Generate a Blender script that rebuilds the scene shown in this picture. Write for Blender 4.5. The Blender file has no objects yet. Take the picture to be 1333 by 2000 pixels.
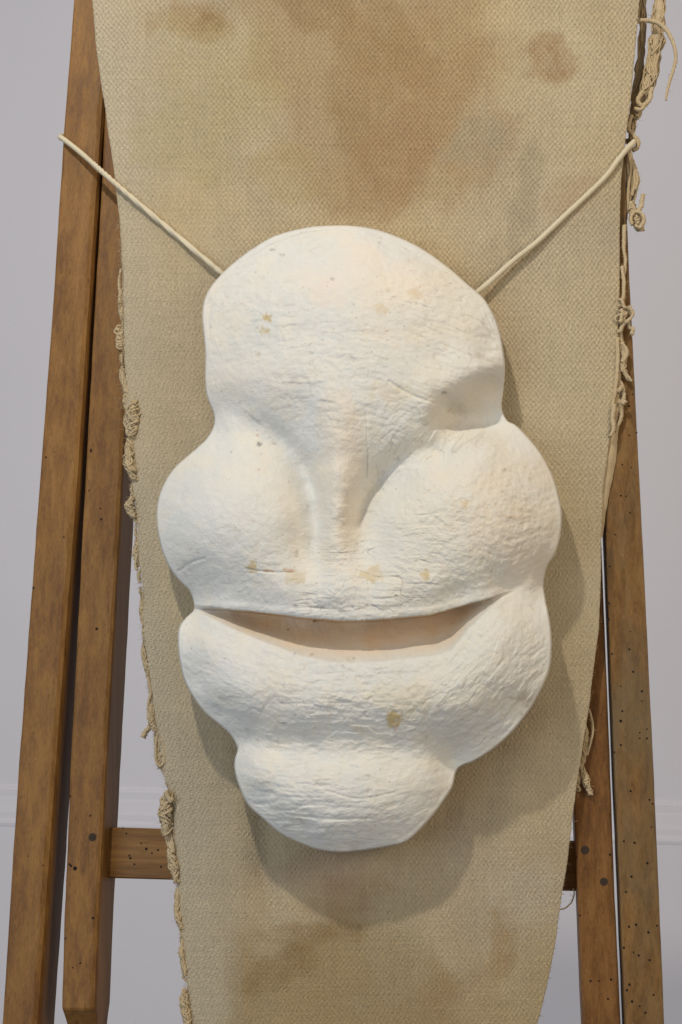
import bpy, bmesh, math, random
import numpy as np
from mathutils import Vector

random.seed(7)
rng = np.random.default_rng(7)
scene = bpy.context.scene
COL = scene.collection

# ------------------------------------------------------------------ camera
YAW = math.radians(7.0)
DIST = 1.40
FPX = 2800.0                      # focal length in photo pixels (2000 px high)
CAM = np.array([DIST*math.sin(YAW), -DIST*math.cos(YAW), 1.0])
cam_d = bpy.data.cameras.new('camera')
cam_d.sensor_fit = 'VERTICAL'
cam_d.sensor_height = 36.0
cam_d.sensor_width = 24.0
cam_d.lens = 36.0*FPX/2000.0
cam_d.clip_start = 0.05
cam_d.clip_end = 100.0
cam = bpy.data.objects.new('camera', cam_d)
cam.location = CAM
cam.rotation_euler = (math.radians(90), 0, YAW)
COL.objects.link(cam)
scene.camera = cam

# ------------------------------------------------------------------ light
world = bpy.data.worlds.new('World')
scene.world = world
world.use_nodes = True
bg = world.node_tree.nodes['Background']
bg.inputs['Color'].default_value = (0.97, 0.95, 0.98, 1)
bg.inputs['Strength'].default_value = 0.21


def area(name, loc, target, size, power, color):
    d = bpy.data.lights.new(name, 'AREA')
    d.shape = 'DISK'
    d.size = size
    d.energy = power
    d.color = color
    o = bpy.data.objects.new(name, d)
    o.location = loc
    o.rotation_euler = (Vector(target)-Vector(loc)).to_track_quat('-Z', 'Y').to_euler()
    COL.objects.link(o)
    return o


area('ceiling_spot', (-0.40, -1.10, 2.75), (0, 0, 1.0), 0.09, 23.5, (1.0, 0.91, 0.78))
area('window_light', (-2.0, -2.8, 1.45), (0, 0, 0.9), 2.4, 41.0, (0.79, 0.895, 1.0))
area('room_lamp', (1.75, -1.15, 1.65), (0, 0, 1.0), 1.0, 15.0, (1.0, 0.80, 0.54))

scene.view_settings.view_transform = 'Standard'
scene.view_settings.look = 'None'
scene.view_settings.exposure = 0.0
scene.view_settings.gamma = 1.0
scene.view_settings.use_curve_mapping = False

# ------------------------------------------------------------------ geometry of the place
# The chair leans back; its plane goes through (0,0,1).  at() gives the point of a plane parallel to
# the chair plane ('off' metres in front of it).
LEAN = math.radians(12.0)
NB = np.array([0.0, math.cos(LEAN), -math.sin(LEAN)])      # pointing away from the viewer
P0 = np.array([0.0, 0.0, 1.0])
RIGHT = np.array([math.cos(YAW), math.sin(YAW), 0.0])
FWD = np.array([-math.sin(YAW), math.cos(YAW), 0.0])
UP = np.array([0.0, 0.0, 1.0])


def at(px, py, off):
    px = np.asarray(px, float); py = np.asarray(py, float); off = np.asarray(off, float)
    px, py, off = np.broadcast_arrays(px, py, off)
    d = FWD + RIGHT*((px-666.5)/FPX)[..., None] + UP*((1000.0-py)/FPX)[..., None]
    t = (-off - (CAM-P0) @ NB)/(d @ NB)
    return CAM + d*t[..., None]


# ------------------------------------------------------------------ numeric noise
def _h(ix, iy, seed):
    n = (ix.astype(np.int64)*374761393 + iy.astype(np.int64)*668265263 + seed*1274126177) & 0x7fffffff
    n = ((n ^ (n >> 13))*1274126177) & 0x7fffffff
    n = n ^ (n >> 16)
    return (n & 0xffff)/32767.5 - 1.0


def vnoise(x, y, seed=0):
    x = np.asarray(x, float); y = np.asarray(y, float)
    ix = np.floor(x); iy = np.floor(y)
    fx = x-ix; fy = y-iy
    fx = fx*fx*fx*(fx*(fx*6-15)+10); fy = fy*fy*fy*(fy*(fy*6-15)+10)
    a = _h(ix, iy, seed); b = _h(ix+1, iy, seed); c = _h(ix, iy+1, seed); d = _h(ix+1, iy+1, seed)
    return (a*(1-fx)+b*fx)*(1-fy) + (c*(1-fx)+d*fx)*fy


def fbm(x, y, seed=0, octv=4):
    s = 0.0; a = 1.0; t = 0.0
    x, y = np.broadcast_arrays(np.asarray(x, float), np.asarray(y, float))
    x, y = 0.92*x+0.39*y, 0.92*y-0.39*x
    for k in range(octv):
        s = s + a*vnoise(x+17.3*k, y-9.1*k, seed+k*13)
        x, y = 2.03*(0.8*x+0.6*y), 2.03*(0.8*y-0.6*x)
        t += a; a *= 0.5
    return s/t


def crumple(x, y, seed):
    """facets of crumpled paper, cell size 1, height about -0.5..0.5"""
    ix = np.floor(x); iy = np.floor(y)
    num = np.zeros_like(x); den = np.zeros_like(x)
    for di in (-1, 0, 1):
        for dj in (-1, 0, 1):
            cx = ix+di; cy = iy+dj
            px = cx+0.5+0.42*_h(cx, cy, seed); py = cy+0.5+0.42*_h(cx, cy, seed+1)
            dx = x-px; dy = y-py
            w = np.exp(-(dx*dx+dy*dy)/0.055)
            num += w*(_h(cx, cy, seed+2)*dx+_h(cx, cy, seed+3)*1.3*dy+0.25*_h(cx, cy, seed+4))
            den += w
    return num/(den+1e-12)


def sstep(a, b, x):
    t = np.clip((x-a)/(b-a), 0, 1)
    return t*t*(3-2*t)


# ------------------------------------------------------------------ object helpers
def mesh_obj(name, verts, faces, mat, parent=None, base=None, smooth=True):
    """faces: list of index tuples, or an (n,4) int array"""
    me = bpy.data.meshes.new(name)
    v = np.asarray(verts, float)
    if base is not None:
        v = v - np.asarray(base)
    if isinstance(faces, np.ndarray):
        n, k = faces.shape
        me.vertices.add(len(v)); me.vertices.foreach_set('co', v.astype(np.float32).ravel())
        me.loops.add(n*k); me.loops.foreach_set('vertex_index', faces.astype(np.int32).ravel())
        me.polygons.add(n)
        me.polygons.foreach_set('loop_start', np.arange(0, n*k, k, dtype=np.int32))
        me.update(calc_edges=True)
    else:
        me.from_pydata([tuple(p) for p in v], [], faces)
        me.update()
    if smooth:
        me.polygons.foreach_set('use_smooth', np.ones(len(me.polygons), bool))
    me.validate()
    me.materials.append(mat)
    o = bpy.data.objects.new(name, me)
    COL.objects.link(o)
    if parent is not None:
        o.parent = parent
    return o


def root(name, loc, label, cat, group=None):
    o = bpy.data.objects.new(name, None)
    o.location = loc
    o.empty_display_size = 0.1
    o['label'] = label; o['category'] = cat
    if group:
        o['group'] = group
    COL.objects.link(o)
    return o


def add_color(me, name, rgb):
    a = me.attributes.new(name, 'FLOAT_COLOR', 'POINT')
    c = np.ones((len(me.vertices), 4), np.float32)
    c[:len(rgb), :3] = rgb
    a.data.foreach_set('color', c.ravel())


def add_vec2(me, name, uv):
    a = me.attributes.new(name, 'FLOAT_VECTOR', 'POINT')
    c = np.zeros((len(me.vertices), 3), np.float32)
    c[:len(uv), :2] = uv
    a.data.foreach_set('vector', c.ravel())


def add_float(me, name, f):
    a = me.attributes.new(name, 'FLOAT', 'POINT')
    c = np.zeros(len(me.vertices), np.float32)
    c[:len(f)] = f
    a.data.foreach_set('value', c)


class NT:
    """a few shortcuts for node trees"""
    def __init__(self, name):
        self.m = bpy.data.materials.new(name)
        self.m.use_nodes = True
        self.t = self.m.node_tree
        self.b = self.t.nodes['Principled BSDF']

    def n(self, kind, **kw):
        x = self.t.nodes.new(kind)
        for k, v in kw.items():
            if k in x.inputs:
                x.inputs[k].default_value = v
            else:
                setattr(x, k, v)
        return x

    def l(self, a, b):
        self.t.links.new(a, b)

    def math(self, op, a, b=None, clamp=False):
        x = self.t.nodes.new('ShaderNodeMath'); x.operation = op; x.use_clamp = clamp
        for i, v in enumerate((a, b)):
            if v is None:
                continue
            if isinstance(v, (int, float)):
                x.inputs[i].default_value = v
            else:
                self.l(v, x.inputs[i])
        return x.outputs[0]

    def mix(self, fac, a, b, blend='MIX'):
        x = self.t.nodes.new('ShaderNodeMix'); x.data_type = 'RGBA'; x.blend_type = blend
        for s, v in ((x.inputs[0], fac), (x.inputs[6], a), (x.inputs[7], b)):
            if isinstance(v, (int, float)):
                s.default_value = v
            elif isinstance(v, tuple):
                s.default_value = (*v, 1) if len(v) == 3 else v
            else:
                self.l(v, s)
        return x.outputs[2]

    def ramp(self, fac, stops):
        x = self.t.nodes.new('ShaderNodeValToRGB')
        e = x.color_ramp.elements
        while len(e) < len(stops):
            e.new(0.5)
        for el, (p, c) in zip(e, stops):
            el.position = p; el.color = (*c, 1)
        self.l(fac, x.inputs[0])
        return x.outputs[0]

    def attr(self, name):
        x = self.t.nodes.new('ShaderNodeAttribute'); x.attribute_name = name
        return x

    def scaled(self, vec, sx, sy, sz):
        x = self.t.nodes.new('ShaderNodeMapping')
        x.inputs['Scale'].default_value = (sx, sy, sz)
        self.l(vec, x.inputs[0])
        return x.outputs[0]

    def noise(self, vec, scale, detail=4, rough=0.55, dist=0.0):
        x = self.n('ShaderNodeTexNoise')
        x.inputs['Scale'].default_value = scale
        x.inputs['Detail'].default_value = detail
        x.inputs['Roughness'].default_value = rough
        x.inputs['Distortion'].default_value = dist
        self.l(vec, x.inputs['Vector'])
        return x.outputs['Fac']

    def bump(self, height, strength, distance, normal=None):
        x = self.n('ShaderNodeBump')
        x.inputs['Strength'].default_value = strength
        x.inputs['Distance'].default_value = distance
        self.l(height, x.inputs['Height'])
        if normal is not None:
            self.l(normal, x.inputs['Normal'])
        return x.outputs[0]

    def done(self, color, rough, normal=None, spec=0.3):
        if isinstance(color, tuple):
            self.b.inputs['Base Color'].default_value = (*color, 1)
        else:
            self.l(color, self.b.inputs['Base Color'])
        if isinstance(rough, (int, float)):
            self.b.inputs['Roughness'].default_value = rough
        else:
            self.l(rough, self.b.inputs['Roughness'])
        self.b.inputs['Specular IOR Level'].default_value = spec
        if normal is not None:
            self.l(normal, self.b.inputs['Normal'])
        return self.m


# ------------------------------------------------------------------ materials
def wall_material():
    k = NT('wall_paint')
    co = k.n('ShaderNodeTexCoord').outputs['Object']
    f = k.noise(co, 260, 3, 0.6)
    g = k.noise(co, 60, 3)
    h = k.noise(k.scaled(co, 8, 8, 90), 1.0, 3)
    b1 = k.bump(f, 0.30, 0.0010)
    b2 = k.bump(g, 0.22, 0.002, b1)
    b3 = k.bump(h, 0.12, 0.002, b2)
    big = k.noise(co, 2.3, 4)
    c = k.mix(big, (0.83, 0.815, 0.875), (0.88, 0.865, 0.92))
    sp = k.noise(co, 150, 2, 0.5)
    c = k.mix(k.math('MULTIPLY', k.math('GREATER_THAN', sp, 0.74), 0.25), c, (0.42, 0.40, 0.41))
    return k.done(c, 0.6, b3, 0.25)


def wood_material(name, dark, mid, light, along='z', grey=0.0):
    k = NT(name)
    co = k.n('ShaderNodeTexCoord').outputs['Object']
    s = {'z': (1, 1, 0.035), 'x': (0.035, 1, 1)}[along]
    v = k.scaled(co, *s)
    fine = k.noise(v, 900, 3, 0.6)
    med = k.noise(v, 150, 4, 0.6, 0.6)
    big = k.noise(k.scaled(co, *{'z': (1, 1, 0.05), 'x': (0.05, 1, 1)}[along]), 42, 4, 0.6)
    f = k.math('ADD', k.math('MULTIPLY', fine, 0.30), k.math('ADD', k.math('MULTIPLY', med, 0.50),
               k.math('MULTIPLY', big, 0.45)))
    c = k.ramp(f, [(0.50, dark), (0.62, mid), (0.75, light)])
    # short dark pores along the grain
    po = k.noise(k.scaled(co, *{'z': (1, 1, 0.08), 'x': (0.08, 1, 1)}[along]), 620, 2, 0.5)
    c = k.mix(k.math('MULTIPLY', k.math('GREATER_THAN', po, 0.66), 0.35), c, tuple(x*0.45 for x in dark))
    if grey:
        gp = k.noise(k.scaled(co, 1, 1, 0.3), 16, 4, 0.6)
        c = k.mix(k.math('MULTIPLY', k.math('SUBTRACT', gp, 0.42, True), grey*4.0, True), c, (0.13, 0.110, 0.066))
    sc = k.noise(co, 430, 2, 0.5)
    c = k.mix(k.math('MULTIPLY', k.math('GREATER_THAN', sc, 0.755), 0.5), c, (0.45, 0.36, 0.25))
    bm = k.bump(f, 0.25, 0.0008)
    return k.done(c, k.math('ADD', k.math('MULTIPLY', med, 0.25), 0.42), bm, 0.3)


def canvas_material():
    k = NT('stained_canvas')
    col = k.attr('stain').outputs['Color']
    uvv = k.attr('weave').outputs['Vector']
    nap = k.attr('nap').outputs['Fac']
    wob = k.n('ShaderNodeTexNoise'); wob.inputs['Scale'].default_value = 0.020; wob.inputs['Detail'].default_value = 2.5
    k.l(uvv, wob.inputs['Vector'])
    off = k.n('ShaderNodeVectorMath', operation='MULTIPLY_ADD')
    k.l(wob.outputs['Color'], off.inputs[0]); off.inputs[1].default_value = (17, 17, 0); k.l(uvv, off.inputs[2])
    sep = k.n('ShaderNodeSeparateXYZ'); k.l(off.outputs[0], sep.inputs[0])
    x, y = sep.outputs[0], sep.outputs[1]
    a = k.math('COSINE', k.math('MULTIPLY', x, 2*math.pi/9.6))
    b = k.math('COSINE', k.math('MULTIPLY', y, 2*math.pi/12.4))
    irr = k.noise(uvv, 0.06, 3, 0.6)
    lat = k.math('MULTIPLY', k.math('MULTIPLY', a, b), k.math('ADD', k.math('MULTIPLY', irr, 1.6), 0.2))
    # ropes of the twill, as seen low on the left of the sling
    t1 = k.math('SINE', k.math('ADD', k.math('MULTIPLY', x, 2*math.pi/9.0), k.math('MULTIPLY', y, 2*math.pi/18.0)))
    t2 = k.math('SINE', k.math('SUBTRACT', k.math('MULTIPLY', x, 2*math.pi/26.0), k.math('MULTIPLY', y, 2*math.pi/9.0)))
    twl = k.math('MULTIPLY', k.math('ADD', k.math('MULTIPLY', t1, 0.5), k.math('MULTIPLY', k.math('MULTIPLY', t1, t2), 0.6)), k.math('ADD', k.math('MULTIPLY', irr, 1.6), 0.1))
    wv = k.n('ShaderNodeMix'); k.l(nap, wv.inputs[0]); k.l(lat, wv.inputs[2]); k.l(k.math('MULTIPLY', twl, 0.72), wv.inputs[3])
    fuzz = k.noise(k.scaled(uvv, 1, 0.45, 1), 0.30, 4, 0.65, 0.8)
    fuzz2 = k.noise(uvv, 0.55, 2, 0.6)
    h = k.math('ADD', k.math('MULTIPLY', wv.outputs[0], 0.30),
               k.math('ADD', k.math('MULTIPLY', fuzz, 1.5), k.math('MULTIPLY', fuzz2, 0.8)))
    b1n = k.bump(h, 1.0, 0.0014)
    b1 = b1n
    slub = k.math('ADD', k.noise(k.scaled(uvv, 0.03, 1, 1), 0.22, 3, 0.6), k.noise(k.scaled(uvv, 1, 0.03, 1), 0.22, 3, 0.6))
    h = k.math('ADD', h, k.math('MULTIPLY', slub, 0.5))
    k.l(h, b1.node.inputs['Height'])
    lum = k.math('ADD', k.math('MULTIPLY', wv.outputs[0], 0.18), k.math('ADD', k.math('ADD', k.math('MULTIPLY', fuzz, 0.55), k.math('MULTIPLY', slub, 0.26)), 0.48))
    c = k.mix(1.0, col, k.n('ShaderNodeCombineColor').outputs[0], 'MULTIPLY')
    cc = c.node.inputs[7].links[0].from_node
    for i in range(3):
        k.l(lum, cc.inputs[i])
    # stray pale and dark specks in the cloth
    sp = k.noise(uvv, 0.16, 2, 0.5)
    c = k.mix(k.math('MULTIPLY', k.math('GREATER_THAN', sp, 0.755), 0.55), c, (0.09, 0.065, 0.035))
    sp2 = k.noise(k.scaled(uvv, 1.1, 0.9, 1), 0.21, 2, 0.5)
    c = k.mix(k.math('MULTIPLY', k.math('LESS_THAN', sp2, 0.245), 0.6), c, (0.74, 0.68, 0.55))
    m = k.done(c, 0.95, b1, 0.08)
    k.b.inputs['Sheen Weight'].default_value = 0.12
    k.b.inputs['Sheen Roughness'].default_value = 0.5
    return m


def yarn_material():
    k = NT('frayed_yarn')
    co = k.n('ShaderNodeTexCoord').outputs['Object']
    f = k.noise(co, 900, 3, 0.6)
    g = k.noise(co, 45, 3)
    c = k.mix(g, (0.50, 0.385, 0.225), (0.66, 0.55, 0.375))
    c = k.mix(k.math('MULTIPLY', f, 0.5), c, (0.40, 0.30, 0.17))
    return k.done(c, 0.95, k.bump(f, 0.8, 0.0012), 0.08)


def cord_material():
    k = NT('cotton_cord')
    co = k.n('ShaderNodeTexCoord').outputs['Object']
    f = k.noise(co, 1200, 3, 0.6)
    g = k.noise(co, 30, 2)
    c = k.mix(g, (0.60, 0.52, 0.36), (0.70, 0.63, 0.48))
    return k.done(c, 0.9, k.bump(f, 0.6, 0.0006), 0.1)


def mask_material():
    k = NT('papier_mache')
    col = k.attr('pigment_shade').outputs['Color']
    co = k.n('ShaderNodeTexCoord').outputs['Object']
    f1 = k.noise(co, 420, 4, 0.65, 0.5)
    f2 = k.noise(co, 120, 3, 0.6, 0.8)
    f3 = k.noise(co, 1400, 2, 0.6)
    h = k.math('ADD', k.math('MULTIPLY', f1, 0.55), k.math('ADD', k.math('MULTIPLY', f2, 0.6), k.math('MULTIPLY', f3, 0.2)))
    # thin paper creases
    vo = k.n('ShaderNodeTexVoronoi', feature='DISTANCE_TO_EDGE')
    wob = k.n('ShaderNodeTexNoise'); wob.inputs['Scale'].default_value = 60; wob.inputs['Detail'].default_value = 3
    k.l(co, wob.inputs['Vector'])
    of = k.n('ShaderNodeVectorMath', operation='MULTIPLY_ADD')
    k.l(wob.outputs['Color'], of.inputs[0]); of.inputs[1].default_value = (0.03, 0.03, 0.03); k.l(co, of.inputs[2])
    k.l(k.scaled(of.outputs[0], 1, 1, 2.2), vo.inputs['Vector']); vo.inputs['Scale'].default_value = 70
    cr = k.math('MULTIPLY', vo.outputs['Distance'], 9.0, True)
    h = k.math('ADD', h, k.math('MULTIPLY', cr, 0.16))
    b = k.bump(h, 0.55, 0.0013)
    dots = k.noise(co, 330, 2, 0.55)
    c = k.mix(k.math('MULTIPLY', k.math('GREATER_THAN', dots, 0.735), 0.55), col, (0.36, 0.26, 0.15))
    pale = k.noise(co, 26, 4, 0.6)
    c = k.mix(k.math('MULTIPLY', k.math('SUBTRACT', pale, 0.5, True), 0.9, True), c, (0.80, 0.70, 0.56))
    return k.done(c, 0.72, b, 0.25)


def plain(name, col, rough=0.7):
    k = NT(name)
    co = k.n('ShaderNodeTexCoord').outputs['Object']
    g = k.noise(co, 500, 3)
    c = k.mix(g, tuple(x*0.7 for x in col), tuple(x*1.3 for x in col))
    return k.done(c, rough, k.bump(g, 0.3, 0.0005), 0.3)


M_WALL = wall_material()
M_WOOD_L = wood_material('beech_wood', (0.132, 0.056, 0.012), (0.197, 0.091, 0.020), (0.259, 0.129, 0.033))
M_WOOD_R = wood_material('weathered_wood', (0.107, 0.052, 0.013), (0.172, 0.088, 0.024), (0.228, 0.124, 0.039), grey=0.7)
M_WOOD_I = wood_material('red_brown_wood', (0.101, 0.042, 0.009), (0.162, 0.069, 0.015), (0.218, 0.103, 0.028))
M_WOOD_X = wood_material('crossbar_wood', (0.142, 0.064, 0.014), (0.218, 0.105, 0.028), (0.288, 0.151, 0.044), along='x')
M_CANVAS = canvas_material()
M_YARN = yarn_material()
M_CORD = cord_material()
M_MASK = mask_material()
M_PEG = plain('dark_peg', (0.040, 0.026, 0.018), 0.85)
M_HOLE = plain('worm_hole', (0.012, 0.008, 0.005), 0.9)

# ------------------------------------------------------------------ wall and skirting
WALL_Y = 1.90


def build_wall():
    x0, x1, z0, z1 = -5.0, 5.0, -0.6, 4.5
    o = mesh_obj('wall', [(x0, WALL_Y, z0), (x1, WALL_Y, z0), (x1, WALL_Y, z1), (x0, WALL_Y, z1)], [(0, 1, 2, 3)],
                 M_WALL, smooth=False)
    o['kind'] = 'structure'
    # moulded top of the skirting board: profile (y forward, z), swept along the wall
    zt = 0.286
    prof = [(0.000, zt+0.062), (0.005, zt+0.0615), (0.008, zt+0.056), (0.0085, zt+0.039), (0.0105, zt+0.034),
            (0.0125, zt+0.023), (0.015, zt+0.012), (0.0175, zt+0.004), (0.018, zt-0.010), (0.021, zt-0.016),
            (0.022, zt-0.021), (0.021, zt-0.026), (0.019, zt-0.031), (0.019, z0), (0.0, z0)]
    v = [(x, WALL_Y-a, z) for x in (x0, x1) for a, z in prof]
    n = len(prof)
    f = [(i, i+1, n+i+1, n+i) for i in range(n-1)]
    s = mesh_obj('skirting_board', v, f, M_WALL, parent=o, smooth=False)
    s['kind'] = 'structure'


build_wall()

# ------------------------------------------------------------------ deck chair
BASE = at(660, 2150, 0.0)
chair = root('deck_chair', BASE, 'old folding wooden deck chair with stained frayed canvas leaning at the wall',
             'deck chair')


def edge(tab):
    ys = [p[1] for p in tab]; xs = [p[0] for p in tab]
    s0 = (xs[1]-xs[0])/(ys[1]-ys[0]); s1 = (xs[-1]-xs[-2])/(ys[-1]-ys[-2])

    def f(y):
        y = np.asarray(y, float)
        r = np.interp(y, ys, xs)
        r = np.where(y < ys[0], xs[0]+(y-ys[0])*s0, r)
        return np.where(y > ys[-1], xs[-1]+(y-ys[-1])*s1, r)
    return f


def beam(name, le, re, y0, y1, off, depth, mat, ch=0.003, seed=1, end=None, chr_=None):
    n = 70
    ys = np.linspace(y0, y1, n)
    fl, fr = edge(le), edge(re)
    V = []
    rings = []
    for i, y in enumerate(ys):
        o = off
        l, r = float(fl(y)), float(fr(y))
        l += 0.7*float(fbm(y*0.02, 3.1, seed)); r += 0.7*float(fbm(y*0.02, 7.7, seed+5))
        rings.append((l, r, y, o, depth))
    if end:
        rings += end(rings)
    for l, r, y, o, dp in rings:
        a = at(l, y, o); b = at(r, y, o)
        e = (b-a)/np.linalg.norm(b-a)
        c = ch*(1+0.35*float(vnoise(y*0.03, 1.5, seed+9)))
        c2 = (chr_ or ch)*(1+0.35*float(vnoise(y*0.03, 4.5, seed+9)))
        q = 0.29
        V += [a+e*c, b-e*c2, b-e*c2*q+NB*c2*q, b+NB*c2, b+NB*(dp-c), b-e*c+NB*dp, a+e*c+NB*dp, a+NB*(dp-c),
              a+NB*c, a+e*c*q+NB*c*q]
    k = 10
    m = len(rings)
    F = [(i*k+j, i*k+(j+1) % k, (i+1)*k+(j+1) % k, (i+1)*k+j) for i in range(m-1) for j in range(k)]
    F.append(tuple(range(k-1, -1, -1))); F.append(tuple((m-1)*k+j for j in range(k)))
    F = [tuple(reversed(t)) for t in F]
    o_ = mesh_obj(name, V, F, mat, chair, BASE, smooth=False)
    return o_


RAIL_L = ([(144, 0), (123, 277), (105.5, 560), (73, 1000), (36, 1500), (4, 2000)],
          [(218, 0), (203, 189), (197, 277), (178, 560), (149, 1000), (111, 1500), (76, 2000)])
RAIL_R = ([(1137, 0), (1181, 1000), (1200, 1500), (1211, 1750), (1221, 2000)],
          [(1207, 0), (1231, 560), (1247, 890), (1253, 1000), (1277, 1500), (1288, 1750), (1298, 2000)])
LEG_L = ([(215, 0), (194, 440), (187, 560), (163, 1000), (137.5, 1500), (125, 1800), (121, 1950)],
         [(288, 0), (259, 560), (236, 1000), (208, 1500), (193, 1800), (187, 1950)])
LEG_R = ([(1070, 0), (1097, 1000), (1118, 1500), (1128, 1750), (1138, 2000)],
         [(1140, 0), (1173, 1000), (1192, 1500), (1201, 1750), (1213, 2000)])

beam('side_rail', *RAIL_L, -160, 2260, 0.0, 0.050, M_WOOD_L, 0.0022, 11, chr_=0.006)
beam('side_rail', *RAIL_R, -160, 2260, 0.0, 0.042, M_WOOD_R, 0.0020, 23)['label'] = 'weathered side rail peppered with woodworm holes'


def leg_end(rings):
    l, r, y, o, d = rings[-1]
    return [(l+1, r, y+5, o-0.001, d-0.001), (l+3, r+1, y+10, o-0.004, d-0.004), (l+8, r+2, y+24, o-0.010, d-0.010),
            (l+14, r+5, y+48, o-0.020, d-0.020), (l+17, r+6, y+60, o-0.026, d-0.026)]


beam('inner_leg', *LEG_L, -160, 1968, -0.006, 0.052, M_WOOD_L, 0.0022, 31, end=leg_end, chr_=0.0045)
beam('inner_leg', *LEG_R, -160, 2010, -0.006, 0.040, M_WOOD_I, 0.0020, 43, end=leg_end)


def crossbar():
    o1 = -0.030
    n = 30
    V = []
    xs = np.linspace(203, 1133, n)
    for x in xs:
        t = (x-212)/(1100-212)
        yt = 1616+t*26; yb = 1715+t*25
        a = at(x, yt, o1); b = at(x, yb, o1)
        e = (b-a)/np.linalg.norm(b-a); c = 0.0015; D = 0.022
        V += [a+e*c, b-e*c, b+NB*c, b+NB*D, a+NB*D, a+NB*c]
    k = 6
    F = [(i*k+j, i*k+(j+1) % k, (i+1)*k+(j+1) % k, (i+1)*k+j) for i in range(n-1) for j in range(k)]
    F.append(tuple(range(k-1, -1, -1))); F.append(tuple((n-1)*k+j for j in range(k)))
    mesh_obj('crossbar', V, F, M_WOOD_X, chair, BASE, smooth=False)


crossbar()


def disc_geo(px, py, off, rpx, V, F, dome=0.0006, sq=1.0):
    c = at(px, py, off); r = rpx/2000.0
    e = np.array([1.0, 0, 0]); u = np.array([0, math.sin(LEAN), math.cos(LEAN)])
    b = len(V); n = 12
    for rr, hh in ((1.0, 0.0), (0.75, dome)):
        for j in range(n):
            a = 2*math.pi*j/n
            V.append(c+e*r*rr*math.cos(a)*sq+u*r*rr*math.sin(a)-NB*hh)
    for j in range(n):
        F.append((b+j, b+(j+1) % n, b+n+(j+1) % n, b+n+j))
    F.append(tuple(b+n+j for j in range(n)))


for px, py, r, off in ((181, 1635, 8.5, -0.006), (1143, 1660, 8.5, -0.006), (1180, 1722, 8.0, -0.006)):
    V, F = [], []
    disc_geo(px, py, off+0.0003, r*0.9, V, F, 0.0001)
    mesh_obj('peg', V, F, M_PEG, chair, BASE)

HOLES_RAIL_R = [(1222, 700, 2), (1236, 770, 3), (1229, 793, 3), (1244, 845, 3), (1229, 850, 2.5), (1216, 907, 2.5), (1234, 913, 2.5),
                (1213, 968, 3), (1223, 969, 3), (1231, 1001, 2.5), (1202, 1044, 3), (1191, 1106, 3.5), (1190, 1178, 3),
                (1189, 1209, 3), (1232, 1233, 2), (1196, 1277, 3), (1189, 1284, 2.5), (1230, 1268, 2.5),
                (1237, 1312, 3), (1213, 1340, 2), (1254, 1350, 2.5), (1254, 1369, 2.5), (1216, 1389, 2.5),
                (1213, 1408, 4.5), (1264, 1424, 2.5), (1250, 1431, 2.5), (1250, 1442, 2.5), (1264, 1442, 2.5),
                (1213, 1455, 3.5), (1200, 1469, 2.5), (1232, 1545, 3), (1269, 1562, 3), (1275, 1570, 2.5),
                (1273, 1615, 2.5), (1219, 1643, 3.5), (1240, 1646, 4), (1265, 1686, 3), (1234, 1712, 3.5),
                (1223, 1742, 3), (1229, 1810, 3), (1243, 1806, 3.5), (1284, 1808, 3), (1267, 1821, 3),
                (1219, 1851, 3), (1238, 1860, 2.5), (1248, 1866, 3), (1269, 1875, 3), (1230, 1923, 3),
                (1225, 1934, 3), (1277, 1943, 3), (1235, 1956, 3), (1250, 1965, 3), (1261, 1978, 3)]
HOLES_LEG_R = [(1192, 1669, 3), (1133, 1788, 3), (1154, 1916, 3), (1170, 1916, 3), (1194, 1913, 3), (1188, 1951, 2.5), (1127, 1674, 2)]
HOLES_LEG_L = [(178, 880, 5, .5), (174, 958, 2.5), (197, 993, 2.5), (198, 1014, 3), (189, 1228, 4), (138, 1555, 2.5), (177, 1593, 2.5),
               (182, 1793, 3), (128, 1833, 2.5), (157, 1881, 2.5), (142, 1890, 2.5), (147, 1696, 5.5), (136, 1688, 3), (139, 1691, 3)]
HOLES_RAIL_L = [(138, 1273, 5, .6), (90, 893, 3.5), (125, 1049, 2.5), (66, 1148, 3), (55, 1672, 3, .6), (84, 1690, 2)]
HOLES_BAR = [(247, 1628, 3), (241, 1616.5, 2), (276, 1647, 3), (286, 1658, 3.5), (297, 1666, 3), (309, 1660, 3.5), (253, 1671, 3),
             (255, 1676, 3), (263, 1688, 3.5), (315, 1693, 3)]
for lst, off in ((HOLES_RAIL_R, 0.0003), (HOLES_LEG_R, -0.0057), (HOLES_LEG_L, -0.0057), (HOLES_RAIL_L, 0.0003),
                 (HOLES_BAR, -0.0297)):
    V, F = [], []
    for h in lst:
        disc_geo(h[0], h[1], off, h[2]*random.uniform(0.5, 0.8), V, F, 0.0, h[3] if len(h) > 3 else 1.0)
    o = mesh_obj('woodworm_holes', V, F, M_HOLE, chair, BASE, smooth=False)
    o['kind'] = 'stuff'

# ------------------------------------------------------------------ canvas sling
CL = edge([(182, -200), (180, 0), (190, 110), (204, 200), (222, 330), (234, 420), (238, 500), (239, 600), (241, 700), (246, 800),
           (254, 880), (262, 960), (268, 1030), (272, 1100), (281, 1180), (284, 1260), (292, 1320), (301, 1380),
           (305, 1440), (318, 1500), (332, 1540), (338, 1600), (342, 1660), (348, 1720), (352, 1780), (358, 1850),
           (366, 1930), (372, 2000), (386, 2200)])
CR = edge([(1262, -200), (1249, 0), (1241, 100), (1232, 200), (1223, 270), (1214, 350), (1211, 450), (1211, 560), (1207, 700), (1199, 800),
           (1188, 880), (1178, 960), (1175, 1060), (1173, 1160), (1170, 1230), (1160, 1310), (1151, 1380),
           (1140, 1450), (1127, 1530), (1116, 1620), (1106, 1700), (1096, 1760), (1084, 1850), (1068, 1930),
           (1050, 2000), (1000, 2200)])


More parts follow.
